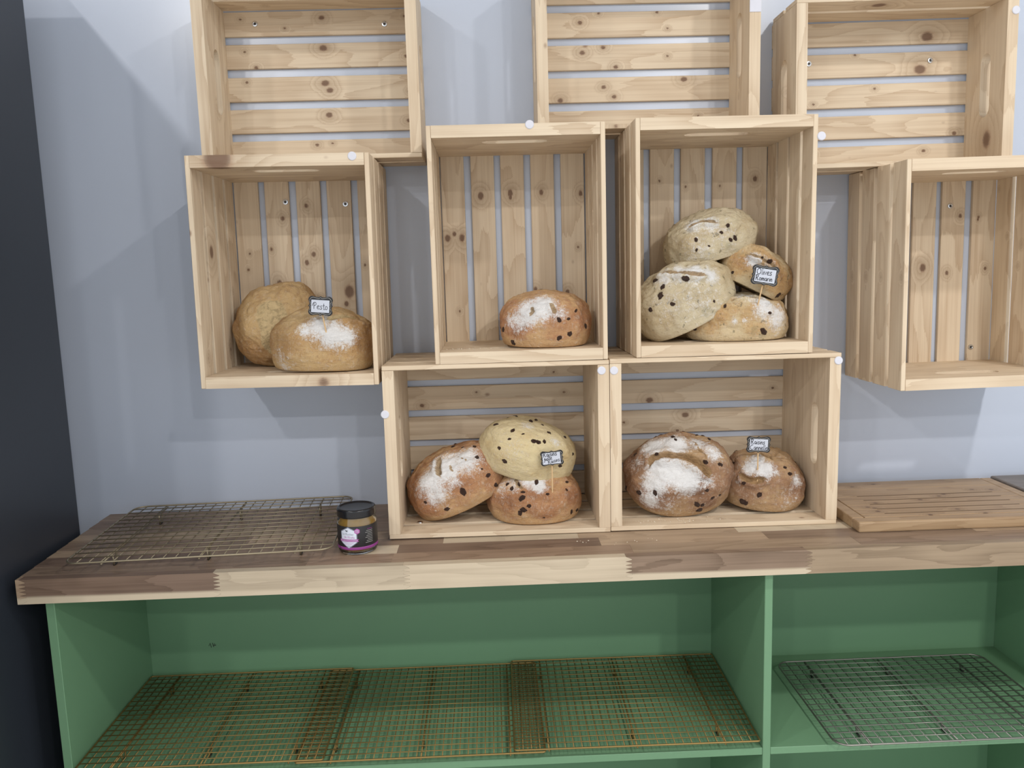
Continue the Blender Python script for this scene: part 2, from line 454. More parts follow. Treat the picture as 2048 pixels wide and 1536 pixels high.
# washer-headed screw, seen from the front (axis -Y)
def front_lathe(name, prof, n, mat):
    me = lathe(name, prof, n, False); me.transform(Matrix.Rotation(math.pi / 2, 4, 'X')); me.materials.append(mat); return me
SCREW_MESH = front_lathe('screw', [(0, 0.0016), (0.0022, 0.0016), (0.0030, 0.0022), (0.0048, 0.0020), (0.0056, 0.0006), (0.0056, -0.0005)], 20, M['steel'])
RECESS_MESH = front_lathe('recess', [(0, 0.0019), (0.0021, 0.0019), (0.0021, 0.001)], 10, M['steel_dark'])
DOT_MESH = front_lathe('felt_dot', [(0, 0.0016), (0.0062, 0.0016), (0.0072, 0.0009), (0.0074, -0.0004)], 24, M['dot'])
D1, D2 = 0.233, 0.129
build_crate('E', 0.000, 0.0015, 0.3936, 0.309, D1, 0.004, False, 4, 'pine crate on the worktop holding three raisin loaves', screws=(), dots=((770, 829), (1203, 741)),
    knots={('b', 0): [(.2, 0, .003)], ('b', 3): [(-.38, -.3, .005), (.35, .1, .003), (-.1, .2, .003)], ('e', -1): [(0.1, -.1, .004)]})
build_crate('F', 0.3945, 0.0010, 0.4065, 0.309, D1, 0.005, False, 4, 'pine crate on the worktop holding the biggest loaf and the raisin cinnamon label', dots=((1228, 741), (1677, 721)),
    knots={('b', 2): [(-.04, .25, .008), (-.35, .0, .003), (-.08, -.42, .004)], ('b', 3): [(-.22, -.38, .008), (.4, 0, .003)], ('e', 1): [(.10, .25, .007, 0.006)], ('s', -1, 3): [(.0, -.1, .004)]})
build_crate('C', 0.0938, 0.3112, 0.2986, 0.3982, D1, 0.001, True, 4, 'upright pine crate with a single floured raisin loaf inside', dots=((1059, 249),),
    knots={('b', 0): [(.08, .0, .005), (.06, -.3, .008), (.06, .32, .008), (-.3, .1, .003)], ('b', 1): [(.26, -.1, .0085)], ('b', 2): [(.27, -.1, .0075), (.25, -.1, .005)], ('b', 3): [(.27, -.05, .006), (-.2, -.4, .005)], ('b', 4): [(.26, .35, .006), (.0, .2, .003), (-.22, -.3, .006)], ('e', 1): [(-.05, -.3, .006, -.01), (.2, .3, .003)]})
build_crate('D', 0.4425, 0.3112, 0.3085, 0.4020, D1, 0.003, True, 4, 'upright pine crate filled with four olive loaves', dots=((1643, 272),),
    knots={('b', 0): [(.3, .05, .003), (.08, .1, .005)], ('b', 1): [(.3, -.1, .003)], ('b', 2): [(.27, -.3, .003)], ('b', 3): [(.27, -.2, .003)], ('b', 4): [(.3, 0, .006)]})
build_crate('B', -0.3074, 0.2810, 0.3039, 0.3895, D1, 0.008, True, 4, 'upright pine crate holding the pesto loaves next to the black fridge', screws=((571, 404), (691, 408)), dots=((704, 312),),
    knots={('b', 0): [(.1, .0, .003), (.02, -.1, .003)], ('b', 1): [(.12, -.35, .004), (.27, .2, .005), (-.05, -.1, .007)], ('b', 2): [(.33, -.1, .005), (.05, -.2, .006), (.09, .1, .006), (-.13, .3, .0035)], ('b', 3): [(-.1, .25, .011), (-.16, .1, .006)],
           ('e', 1): [(-.34, .47, .022, -.004)], ('e', -1): [(.20, .47, .011, .004)], ('s', -1, 2): [(.1, .1, .011)], ('s', -1, 3): [(-.37, .0, .005)], ('s', -1, 1): [(-.36, -.1, .006)]})
build_crate('I', 0.9070, 0.2388, 0.3050, 0.3975, D1, -0.008, True, 4, 'empty upright pine crate at the right hanging above the bread board', screws=((1900, 412), (1941, 694)),
    knots={('b', 0): [(.0, .1, .012)], ('b', 1): [(.03, 0, .0075)], ('b', 2): [(.03, .0, .009)], ('b', 3): [(.28, .3, .005), (0, -.2, .005)], ('e', -1): [(-.1, .1, .004), (.1, -.1, .003)],
           ('s', -1, 0): [(0, 0, .004)], ('s', -1, 1): [(0, 0, .004)], ('s', -1, 2): [(0, 0, .004)], ('s', -1, 3): [(0, .3, .004)]})
build_crate('A', -0.3110, 0.6742, 0.3897, 0.2985, D2, 0.001, False, 2, 'shallow pine crate on the wall at the upper left above the pesto crate', screws=((510, 48), (769, 48)),
    knots={('b', 4): [(.02, .2, .006), (-.37, .2, .003), (-.16, -.2, .003), (.42, .2, .003)], ('b', 3): [(.02, .3, .008), (.42, -.1, .004), (-.36, .2, .003), (-.31, -.45, .004)], ('b', 2): [(.02, .2, .008), (.43, -.2, .004), (.04, -.1, .007), (-.36, .3, .003)], ('b', 1): [(.03, .2, .007), (.42, -.1, .005)], ('e', -1): [(-.18, .1, .007)]})
build_crate('G', 0.2876, 0.7143, 0.3990, 0.3050, D2, 0.001, False, 2, 'shallow pine crate on the wall at the top between the two others',
    knots={('b', 3): [(-.27, .1, .005), (.15, -.2, .003), (-.18, .45, .003), (.1, .45, .003)], ('b', 2): [(-.26, .2, .006), (-.16, .4, .005), (-.1, -.4, .005), (.15, .0, .003)], ('b', 1): [(.23, .35, .007), (-.16, .1, .005), (-.11, -.3, .005), (-.37, -.4, .006)], ('b', 0): [(.3, .2, .003)], ('s', -1, 1): [(-.03, .45, .010), (-.15, .45, .005)]})
build_crate('H', 0.7515, 0.6365, 0.4000, 0.2943, D2, -0.008, False, 2, 'shallow pine crate on the wall at the upper right with a big dark knot', screws=((1617, 128), (1860, 121)), dots=((2032, 20),),
    knots={('b', 4): [(.25, -.2, .010), (-.4, .3, .006)], ('b', 3): [(.22, -.25, .010), (-.42, .3, .006), (-.1, .45, .003)], ('b', 2): [(0, .3, .003), (-.3, -.3, .003)], ('b', 1): [(.4, -.4, .005)], ('b', 0): [(-.3, .2, .004), (.25, .2, .004)], ('e', 1): [(-.36, .1, .017)], ('s', 1, 1): [(-.1, .0, .012)]})
# white tape over the upper rim of crate G's right board
def tape():
    e, d = CR['G']
    me = box_mesh('white_tape', 0.0207, 0.0012, 0.085, 0.0004); o = link('white_tape', me, e, M['dot'])
    p = e.matrix_basis.inverted() @ at_y(1511, 24, -d)
    o.location = (0.3990 / 2 - 0.010, -d / 2 - 0.0006, p.z + 0.0425); o['label'] = 'strip of white tape on the rim'
tape()

# ------------------------------------------------------------------ wire racks
def build_rack(name, label, cx, cy, ztop, lx, ly, rot, mat, corner, nx, ny, foot_h, rf=0.0017, rw=0.00095, feet=((-0.36, -.33), (0, -.33), (.36, -.33), (-.36, .36), (0, .36), (.36, .36))):
    e = empty('cooling_rack', (cx, cy, ztop - foot_h + Z0), (0, 0, rot)); tag(e, label, 'wire rack', 'wire cooling racks')
    pts = []
    for (sx, sy, a0) in ((1, 1, 0), (-1, 1, 90), (-1, -1, 180), (1, -1, 270)):
        for k in range(7):
            a = math.radians(a0 + 15 * k)
            pts.append((sx * (lx / 2 - corner) + corner * math.cos(a), sy * (ly / 2 - corner) + corner * math.sin(a), 0))
    o = link('frame', tube_mesh('rack_frame', pts, rf, 8, True), e, mat); o.location = (0, 0, foot_h - rf)
    def inset(c, half, chalf):     # shorten wires that end in a rounded corner
        q = half - abs(c)
        if q >= corner: return 0
        return corner - math.sqrt(max(0, corner ** 2 - (corner - q) ** 2))
    cache = {}
    for i in range(nx):
        x = -lx / 2 + lx * (i + 1) / (nx + 1); l = ly - 2 * inset(x, lx / 2, ly / 2)
        k = ('x', round(l, 4))
        if k not in cache: cache[k] = tube_mesh('cross_wire', [(0, -l / 2, 0), (0, l / 2, 0)], rw, 6)
        o = link('cross_wire', cache[k], e, mat); o.location = (x, 0, foot_h - rf - 0.0009)
    for i in range(ny):
        y = -ly / 2 + ly * (i + 1) / (ny + 1); l = lx - 2 * inset(y, ly / 2, lx / 2)
        k = ('y', round(l, 4))
        if k not in cache: cache[k] = tube_mesh('long_wire', [(-l / 2, 0, 0), (l / 2, 0, 0)], rw, 6)
        o = link('long_wire', cache[k], e, mat); o.location = (0, y, foot_h - rf + 0.0009)
    # stiffening rods and feet
    me = tube_mesh('support_rod', [(0, -ly / 2, 0), (0, ly / 2, 0)], 0.0016, 6)
    for fx in (-.36, 0, .36):
        o = link('support_rod', me, e, mat); o.location = (fx * lx, 0, foot_h - rf - 0.0035)
    hh = foot_h - rf - 0.004
    me = tube_mesh('foot', [(0, -0.008, hh), (0, -0.005, 0.0016), (0, 0.005, 0.0016), (0, 0.008, hh)], 0.0016, 6)
    cap = tube_mesh('foot_cap', [(0, -0.006, 0.0018), (0, 0.006, 0.0018)], 0.0018, 6)
    for fx, fy in feet:
        o = link('foot', me, e, mat); o.location = (fx * lx, fy * ly, 0)
        q = link('foot_cap', cap, o, M['cap'])
build_rack('r', 'pale brass wire cooling rack lying on the worktop beside the honey jar', -0.303, -0.189, 0.026, 0.425, 0.320, 0.055, M['brass'], 0.022, 21, 13, 0.026)
SH = -0.360
build_rack('r', 'gold wire rack on the green shelf, leftmost one under the worktop', -0.325, -0.187, SH + 0.0205, 0.416, 0.318, 0.0, M['gold'], 0.004, 28, 18, 0.0205)
build_rack('r', 'gold wire rack on the green shelf, middle one tucked under both neighbours', 0.048, -0.187, SH + 0.0165, 0.424, 0.318, 0.0, M['gold'], 0.004, 28, 18, 0.0165)
build_rack('r', 'gold wire rack on the green shelf, beside the cabinet divider', 0.4195, -0.187, SH + 0.0205, 0.42, 0.318, -0.01, M['gold'], 0.004, 28, 18, 0.0205)
build_rack('r', 'steel wire rack with rounded corners on the right green shelf', 0.966, -0.217, SH + 0.016, 0.424, 0.296, 0.0, M['silver'], 0.024, 20, 15, 0.016)

# ------------------------------------------------------------------ bread board and dark slab at the right
def build_board():
    x0, x1, y0, y1, t = 0.817, 1.203, -0.288, -0.033, 0.019
    e = empty('bread_board', ((x0 + x1) / 2, (y0 + y1) / 2, Z0), (0, 0, -0.004)); tag(e, 'brown wooden bread board with crumb slots beside the crates', 'board')
    w, d = x1 - x0, y1 - y0
    def lp(x, y): return (x - (x0 + x1) / 2, y - (y0 + y1) / 2)
    # rear wide plank, front plank and slats between the slots
    base = link('base_plate', box_mesh('board_base', w - 0.044, d - 0.030, 0.0078, 0.001), e, M['bamboo']); base.location = (0, 0.014, 0.0041)
    end = link('end_cap', box_mesh('end_cap', 0.0215, d - 0.0275, t, 0.002, 2), e, M['bamboo']); end.location = (-w / 2 + 0.01075, 0.01375, t / 2)
    end2 = link('end_cap', end.data, e); end2.location = (w / 2 - 0.01075, 0.01375, t / 2)
    fr = link('front_rail', box_mesh('front_rail', w, 0.027, t, 0.003, 2), e, M['bamboo']); fr.location = (0, -d / 2 + 0.0135, t / 2)
    ys = [-0.2608, -0.244, -0.216, -0.188, -0.161, -0.134, -0.085, -0.033]
    for i, (a, b) in enumerate(zip(ys[:-1], ys[1:])):
        g0 = 0.0 if i == 0 else 0.0002
        sl = i < 5
        me = box_mesh('plank', w - 0.0452, (b - a) - 0.0004, t - 0.008, 0.0008)
        o = link('plank', me, e, M['bamboo']); o.location = (0, (a + b) / 2 - (y0 + y1) / 2, 0.008 + (t - 0.008) / 2)
        set_knots(o, [(random.uniform(-.15, .15), random.uniform(-.01, .01), .005, .005) for _ in range(2)])
        if i > 0 and i <= 5:
            # crumb slot: its shade painted as a dark strip slightly proud of the seam
            s = link('crumb_slot_shade', box_mesh('slot', 0.262, 0.0026, 0.0012), e, M['slot']); s.location = (1.014 - (x0 + x1) / 2, a - (y0 + y1) / 2, t - 0.0004)
M['slot'] = plain('slot_shadow_wood', (0.10, 0.055, 0.025), 0.7)  # dark colour stands for the shade inside the crumb slots
build_board()
def build_slab():
    e = link('serving_slab', box_mesh('serving_slab', 0.36, 0.24, 0.021, 0.004, 3), None, M['darkboard']); e.location = (1.209 + 0.18, -0.025 - 0.12, Z0 + 0.0105)
    tag(e, 'grey-brown flat slab on the worktop at the right edge', 'board')
build_slab()

# ------------------------------------------------------------------ honey jar
def build_jar():
    R, H = 0.0335, 0.0775
    e = empty('honey_jar', (-0.0495, -0.272, Z0)); tag(e, 'small honey jar with black lid and black and purple paper label', 'jar')
    t = NT('jar_glass'); t.b.inputs['Transmission Weight'].default_value = 1.0; t.b.inputs['IOR'].default_value = 1.45; glass = t.out((0.95, 0.97, 0.95), 0.03)
    t = NT('honey'); honey = t.out((0.36, 0.20, 0.035), 0.15, 0.5)
    g = link('glass_body', lathe('jar_glass', [(0, 0.0), (R * 0.86, 0.0), (R * 0.95, 0.002), (R, 0.007), (R, 0.052), (R * 0.985, 0.057), (R * 0.93, 0.061), (R * 0.90, 0.064), (R * 0.90, 0.070), (R * 0.86, 0.070), (R * 0.86, 0.062), (R * 0.95, 0.054), (R * 0.955, 0.008), (R * 0.85, 0.004), (0, 0.004)], 56), e, glass)
    h = link('honey_fill', lathe('honey', [(0, 0.0045), (R * 0.84, 0.0045), (R * 0.945, 0.009), (R * 0.945, 0.053), (R * 0.85, 0.0615), (R * 0.85, 0.065), (0, 0.065)], 48), e, honey)
    lid = link('lid', lathe('jar_lid', [(R * 0.93, 0.0635), (R * 0.975, 0.0635), (R * 0.985, 0.0650), (R * 0.985, 0.0655), (R * 0.985, 0.0740), (R * 0.985, 0.0745), (R * 0.975, 0.0762), (R * 0.955, 0.0772), (R * 0.90, 0.0777), (R * 0.85, 0.0772), (R * 0.82, 0.0760), (R * 0.80, 0.0757), (R * 0.78, 0.0756), (0, 0.0756)], 56), e, plain('lid_black', (0.010, 0.010, 0.012), 0.22))
    black = plain('label_black', (0.016, 0.015, 0.017), 0.45); purple = plain('label_purple', (0.27, 0.045, 0.24), 0.5); white = plain('label_white', (0.66, 0.70, 0.80), 0.5); pink = plain('label_pink', (0.42, 0.10, 0.36), 0.5); grey = plain('label_grey_print', (0.22, 0.24, 0.30), 0.6)
    lab = link('paper_label', lathe('label', [(R + 0.0002, 0.0135), (R + 0.0003, 0.0138), (R + 0.0003, 0.0502), (R + 0.0002, 0.0505)], 64), e, black)
    pb = link('purple_band', lathe('purple_band', [(R + 0.0003, 0.0098), (R + 0.0005, 0.0101), (R + 0.0005, 0.0143), (R + 0.0003, 0.0146)], 64), e, purple)
    A0 = math.atan2(-1, 0) + math.radians(-17)      # label faces the viewer, a little to the left
    def bend(me, off):
        for v in me.vertices:
            a = A0 + v.co.x / R; rr = R + off + v.co.z * 0.5
            v.co = Vector((rr * math.cos(a), rr * math.sin(a), v.co.y))
    def patch(name, pts, off, mat, parent):
        # sampled polygon strip so that it bends
        bm = bmesh.new(); vsl = [bm.verts.new((x, y, 0)) for x, y in pts]; f = bm.faces.new(vsl)
        for k in range(1, 16):
            xs = [p[0] for p in pts]; xx = min(xs) + (max(xs) - min(xs)) * k / 16
            bmesh.ops.bisect_plane(bm, geom=list(bm.verts) + list(bm.edges) + list(bm.faces), plane_co=(xx, 0, 0), plane_no=(1, 0, 0))
        me = bpy.data.meshes.new(name); bm.to_mesh(me); bm.free(); bend(me, off)
        return link(name, me, parent, mat)
    def text(name, s, x, y, size, off, mat, parent, rot=0):
        cu = bpy.data.curves.new(name, 'FONT'); cu.body = s; cu.size = size; cu.align_x = 'CENTER'; cu.resolution_u = 2
        ob = bpy.data.objects.new(name, cu); me = bpy.data.meshes.new_from_object(ob); bpy.data.objects.remove(ob)
        me.transform(Matrix.Translation((x, y, 0)) @ Matrix.Rotation(rot, 4, 'Z')); bend(me, off)
        me.materials.clear()
        return link(name, me, parent, mat)
    cx = 0.000
    hexa = [(cx, 0.0485), (cx + 0.0135, 0.0415), (cx + 0.0135, 0.0235), (cx, 0.0140), (cx - 0.0135, 0.0235), (cx - 0.0135, 0.0415)]
    rim = [(x * 1.10, 0.0305 + (y - 0.0305) * 1.09) for x, y in hexa]
    pr = patch('emblem_rim', rim, 0.0005, grey, lab); 
    pw = patch('emblem', list(reversed(hexa)), 0.0007, white, lab)
    bx, by = 0.0150, 0.0425
    patch('badge', [(bx + 0.0050 * math.cos(math.radians(30 + 60 * k)), by + 0.0050 * math.sin(math.radians(30 + 60 * k))) for k in range(6)], 0.0009, pink, lab)
    text('badge_print', 'MIEL', bx, by + 0.0003, 0.0031, 0.0011, white, lab); text('badge_print', 'PUR', bx, by - 0.0025, 0.0031, 0.0011, white, lab)
    patch('ribbon', [(-0.0165, 0.0245), (0.0175, 0.0245), (0.0155, 0.02665), (0.0175, 0.0288), (-0.0165, 0.0288)], 0.0009, pink, lab)
    text('ribbon_print', "FLEURS D'AUTOMNE", 0.0, 0.0254, 0.0033, 0.0011, white, lab)
    text('emblem_print', 'Le Rucher', -0.0010, 0.0362, 0.0050, 0.0009, grey, lab, -0.05); text('emblem_print', "de l'Erylia", 0.0012, 0.0308, 0.0048, 0.0009, pink, lab, -0.05)
    text('emblem_print', '250g', 0.0, 0.0155, 0.0034, 0.0009, grey, lab)
    text('emblem_print', 'r\u00e9colt\u00e9 et mis en pot', 0.0, 0.0218, 0.0020, 0.0009, pink, lab)
    text('emblem_print', 'par l\'apiculteur', 0.0, 0.0194, 0.0020, 0.0009, pink, lab)
    # bee
    for (dx, dy, sx, sy) in ((-0.0035, 0.0435, 0.0012, 0.0009), (-0.0022, 0.0425, 0.0011, 0.0008), (-0.0046, 0.0440, 0.0008, 0.0006), (-0.0012, 0.0438, 0.0008, 0.0006)):
        patch('bee_print', [(dx + sx * math.cos(k * math.pi / 4), dy + sy * math.sin(k * math.pi / 4)) for k in range(8)], 0.0009, M['ink'], lab)
    # column of fine print on the right of the label
    for k in range(9):
        y = 0.0440 - k * 0.0029; w = 0.010 + 0.004 * ((k * 7) % 3) / 2
        x1 = 0.0425; x0 = x1 - w
        patch('fine_print', [(x0, y), (x1, y), (x1, y + 0.0007), (x0, y + 0.0007)], 0.0007, M['white_line'] if k else purple, lab)
build_jar()

# ------------------------------------------------------------------ loaves
def ico_base(sub):
    bm = bmesh.new(); bmesh.ops.create_icosphere(bm, subdivisions=sub, radius=1.0)
    v = np.array([p.co[:] for p in bm.verts]); f = [[q.index for q in p.verts] for p in bm.faces]; bm.free(); return v, f
ICO_V, ICO_F = ico_base(6)
def m_bread(name, light, mid, dark, green=False, crumb=(0.46, 0.32, 0.175)):
    t = NT(name)
    tc = t.new('ShaderNodeTexCoord').outputs['Object']
    at = lambda n: t.new('ShaderNodeAttribute', attribute_type='GEOMETRY', attribute_name=n).outputs['Fac']
    fl, cut, cr = at('flour'), at('cut'), at('crust')
    n1 = t.noise(tc, 26, 6, 0.6); n2 = t.noise(tc, 170, 4, 0.65); n3 = t.noise(tc, 520, 3, 0.75)
    n4 = t.noise(t.vmath('MULTIPLY', tc, (1, 1, 2.2)), 80, 6, 0.68, 0.6)
    n5 = t.noise(t.vmath('MULTIPLY', tc, (1.0, 1, 0.45)), 240, 5, 0.7, 1.0)
    f = t.math('ADD', cr, t.math('MULTIPLY', t.math('SUBTRACT', n1, 0.5), 1.5))
    f = t.math('ADD', f, t.math('MULTIPLY', t.math('SUBTRACT', n4, 0.5), 1.4))
    c = t.mix(t.ramp(f, 0.0, 0.60), light, mid)
    c = t.mix(t.ramp(f, 0.50, 1.15), c, dark)
    c = t.mix(t.ramp(n2, 0.56, 0.76, 0.0, 0.40), c, tuple(x * 0.6 for x in dark))
    c = t.mix(t.ramp(t.math('ADD', t.math('MULTIPLY', n5, 0.7), t.math('MULTIPLY', n4, 0.6)), 0.62, 0.90, 0.0, 0.60), c, (0.64, 0.54, 0.42))
    if green:
        sp = t.ramp(t.noise(tc, 100, 2), 0.64, 0.70); c = t.mix(t.math('MULTIPLY', sp, 0.6), c, (0.13, 0.11, 0.06))
        sp = t.ramp(t.noise(tc, 38, 3), 0.60, 0.72); c = t.mix(t.math('MULTIPLY', sp, 0.35), c, (0.26, 0.24, 0.15))
    fm = t.math('ADD', fl, t.math('MULTIPLY', t.math('SUBTRACT', n4, 0.5), 1.0))
    fm = t.math('ADD', fm, t.math('MULTIPLY', t.math('SUBTRACT', n5, 0.5), 1.1))
    fm = t.math('ADD', fm, t.math('MULTIPLY', t.math('SUBTRACT', n3, 0.5), 0.9))
    c = t.mix(t.ramp(fm, 0.22, 0.86, 0, 0.94), c, (0.78, 0.77, 0.76))
    cm = t.ramp(t.math('ADD', cut, t.math('MULTIPLY', t.math('SUBTRACT', n4, 0.5), 0.25)), 0.30, 0.65)
    c = t.mix(t.math('MULTIPLY', cm, 0.92), c, t.mix(t.ramp(n4, 0.36, 0.58), tuple(x * 0.62 for x in crumb), crumb))
    t.bump(t.math('ADD', t.math('MULTIPLY', n4, 1.3), t.math('MULTIPLY', n5, 0.7)), 0.75, 0.0035)
    return t.out(c, 0.78, 0.22)
M['bread_brown'] = m_bread('raisin_crust', (0.56, 0.35, 0.175), (0.43, 0.215, 0.105), (0.27, 0.115, 0.058))
M['bread_cin'] = m_bread('cinnamon_crust', (0.46, 0.30, 0.16), (0.33, 0.185, 0.105), (0.21, 0.105, 0.062), crumb=(0.40, 0.25, 0.12))
M['bread_olive'] = m_bread('olive_crust', (0.62, 0.49, 0.30), (0.52, 0.335, 0.155), (0.38, 0.20, 0.085), True)
M['bread_olive_pale'] = m_bread('pale_olive_crust', (0.60, 0.51, 0.345), (0.53, 0.42, 0.255), (0.44, 0.31, 0.16), True)
M['bread_pesto'] = m_bread('pesto_crust', (0.58, 0.40, 0.20), (0.46, 0.275, 0.12), (0.32, 0.165, 0.07), crumb=(0.64, 0.49, 0.27))
M['bread_pale'] = m_bread('pale_raisin_crust', (0.70, 0.58, 0.345), (0.65, 0.50, 0.265), (0.46, 0.285, 0.125))
def m_raisin():
    t = NT('raisin_skin'); co = t.new('ShaderNodeTexCoord').outputs['Object']
    n = t.noise(co, 500, 4)
    t.bump(n, 0.7, 0.002)
    return t.out(t.mix(t.ramp(n, .35, .7), (0.022, 0.010, 0.007), (0.075, 0.032, 0.018)), 0.32, 0.5)
M['raisin'] = m_raisin()
def raisin_meshes():
    out = []
    v, f = ico_base(3)
    for s in range(4):
        co = []
        for p in v:
            q = Vector(p); k = 1 + 0.28 * noise.noise(q * 1.7 + Vector((s * 9.1, 0, 0))) + 0.16 * noise.noise(q * 4 + Vector((0, s * 5, 0)))
            co.append((q.x * k * 1.25, q.y * k * 0.9, q.z * k * 0.62))
        me = bpy.data.meshes.new('raisin'); me.from_pydata(co, [], f); me.polygons.foreach_set('use_smooth', [True] * len(f)); me.materials.append(M['raisin']); out.append(me)
    return out
RAISINS = raisin_meshes()
BREADS = {}
def build_loaf(key, label, base_uvy, dims, rot, mat, seed, flour=(), cuts=(), raisins=(), extra=8, lump=0.085, crust=0.35, floor=None, square=2.0, group='round loaves in the crates', rs=1.0, fill=0.28, dome=0.86):
    """dims: half length, half depth, height. rot: (yaw, roll in the picture plane, pitch towards the viewer) degrees.
    base_uvy: where the middle of the loaf's underside sits"""
    a, b, H = dims
    P = at_y(base_uvy[0], base_uvy[1], base_uvy[2])
    if floor is not None: P.z = floor + Z0
    yaw, roll, pit = [math.radians(q) for q in rot]
    R = Matrix.Rotation(yaw, 4, 'Z') @ Matrix.Rotation(roll, 4, 'Y') @ Matrix.Rotation(pit, 4, 'X')
    MW = Matrix.Translation(P) @ R
    V = ICO_V.copy()
    x, y, z = V[:, 0], V[:, 1], V[:, 2]
    # squarer outline in plan, flat underside, domed top
    r = np.sqrt(x * x + y * y) + 1e-9; ang = np.arctan2(y, x)
    e = square; den = (np.abs(np.cos(ang)) ** e + np.abs(np.sin(ang)) ** e) ** (1 / e)
    rr = r ** 0.86 / den
    X = a * rr * np.cos(ang); Y = b * rr * np.sin(ang)
    Zz = np.where(z > 0, fill * H + (1 - fill) * H * np.abs(z) ** dome, fill * H * (1 - np.minimum(1, np.abs(z) / 0.45) ** 0.9))
    Q = np.stack([X, Y, Zz], 1)
    nd = np.array([Vector(V[i]).normalized()[:] for i in range(len(V))])
    off = Vector((seed * 3.7, seed * 1.3, -seed * 2.1))
    sz = (a + b + H) / 3
    dsp = np.empty(len(V)); crn = np.empty(len(V))
    for i in range(len(V)):
        q = Vector(V[i])
        rg = noise.noise(q * 4.2 - off); rg = max(0.0, 1 - abs(rg) * 5.0) * max(0.0, q.z + 0.1)
        dsp[i] = noise.noise(q * 1.3 + off) * 1.0 + noise.noise(q * 2.9 + off) * 0.55 - rg * 0.30 + noise.noise(q * 7 + off) * 0.22 + noise.noise(q * 17 + off) * 0.09 + noise.noise(q * 40 + off) * 0.035
        crn[i] = noise.noise(q * 2.1 - off)
    dsp *= np.where(Q[:, 2] < 0.02 * H, 0.0, np.minimum(1, Q[:, 2] / (0.25 * H)))
    Q = Q + nd * (dsp * lump * sz)[:, None]
    MWn = np.array(MW)
    if floor is not None:          # let it rest on the crate's floor
        P.z += floor + Z0 + 0.0004 - (Q @ MWn[:3, :3].T + MWn[:3, 3])[:, 2].min()
        MW = Matrix.Translation(P) @ R; MWn = np.array(MW)
    def world(Q): return Q @ MWn[:3, :3].T + MWn[:3, 3]
    Wq = world(Q)
    bvh = BVHTree.FromPolygons([Vector(p) for p in Wq], ICO_F)
    def hit(u, v):
        h = bvh.ray_cast(CAM, ray_dir(u, v).normalized())
        return h if h[0] is not None else None
    cut = np.zeros(len(V)); flo = np.zeros(len(V))
    # slashes: groove with one lifted lip
    for (pl, width, depth, lip) in cuts:
        pts = [hit(u, v) for u, v in pl]; pts = [p[0] for p in pts if p]
        if len(pts) < 2: continue
        dens = []
        for p, q in zip(pts[:-1], pts[1:]):
            for k in range(8): dens.append(p.lerp(q, k / 8))
        dens.append(pts[-1]); Dn = np.array([p[:] for p in dens])
        dist = np.full(len(V), 9.0); idx = np.zeros(len(V), int)
        for j, p in enumerate(Dn):
            dd = np.linalg.norm(Wq - p, axis=1); mk = dd < dist; dist[mk] = dd[mk]; idx[mk] = j
        s = idx / (len(Dn) - 1); taper = np.clip(np.minimum(s, 1 - s) * 5 + 0.15, 0, 1)
        tang = np.gradient(Dn, axis=0)[idx]
        nrm = nd @ MWn[:3, :3].T
        sd = np.einsum('ij,ij->i', np.cross(tang, nrm), Wq - Dn[idx]); side = np.sign(sd)
        w = width * taper + 1e-5
        g = np.exp(-(dist / (w * 0.62)) ** 4)
        Q = Q - nd * (g * depth * taper)[:, None]
        lipm = np.exp(-((dist - w * 1.15) / (w * 0.55)) ** 2) * taper
        Q = Q + nd * (lipm * np.where(side > 0, lip, lip * 0.25))[:, None]
        cut = np.maximum(cut, np.exp(-(dist / (w * 0.80)) ** 6) * np.minimum(1, taper * 1.5))
        flo -= 0.9 * np.exp(-(dist / (w * 0.9)) ** 6)
    Wq = world(Q)
    for (u, v, rad, st) in flour:
        h = hit(u, v)
        if not h: continue
        dd = np.linalg.norm(Wq - np.array(h[0][:]), axis=1)
        flo = np.maximum(flo, st * np.clip(1.25 - dd / rad, 0, 1)) if st > 0 else flo + st * np.exp(-(dd / rad) ** 2)
    zn = Q[:, 2] / H
    cr = crust + 0.45 * crn + 0.45 * np.sin(np.clip(zn * 1.15 - 0.1, 0, 1) * math.pi) - 0.25 - 0.45 * np.clip(1 - zn / 0.16, 0, 1)
    me = bpy.data.meshes.new('loaf_crust'); me.from_pydata([tuple(p) for p in Q], [], ICO_F)
    me.polygons.foreach_set('use_smooth', [True] * len(ICO_F))
    for nm, arr in (('flour', flo), ('cut', np.clip(cut, 0, 1)), ('crust', cr)):
        at = me.attributes.new(nm, 'FLOAT', 'POINT'); at.data.foreach_set('value', arr.astype(np.float32))
    me.materials.append(mat)
    e = empty('bread_loaf', P); e.rotation_euler = R.to_euler()
    tag(e, label, 'bread', group)
    c = link('crust', me, e)
    bvh = BVHTree.FromPolygons([Vector(p) for p in Q], ICO_F)
    rn = random.Random(seed * 13 + 5)
    inv = MW.inverted()
    def add_raisin(p, n, s):
        o = link('raisin' if not key.startswith('D') else 'olive_piece', RAISINS[rn.randrange(4)], e)
        q = Vector((0, 0, 1)).rotation_difference(n) @ Matrix.Rotation(rn.uniform(0, 6.28), 3, 'Z').to_quaternion()
        o.matrix_local = Matrix.Translation(p - n * s * 0.22) @ q.to_matrix().to_4x4() @ Matrix.Diagonal((s, s, s, 1))
    cl = inv @ CAM
    for it in raisins:
        u, v = it[:2]; s = (it[2] if len(it) > 2 else 0.0052) * rs * 0.72
        d = (inv.to_3x3() @ ray_dir(u, v)).normalized()
        h = bvh.ray_cast(cl, d)
        if h[0] is not None: add_raisin(h[0], h[1], s)
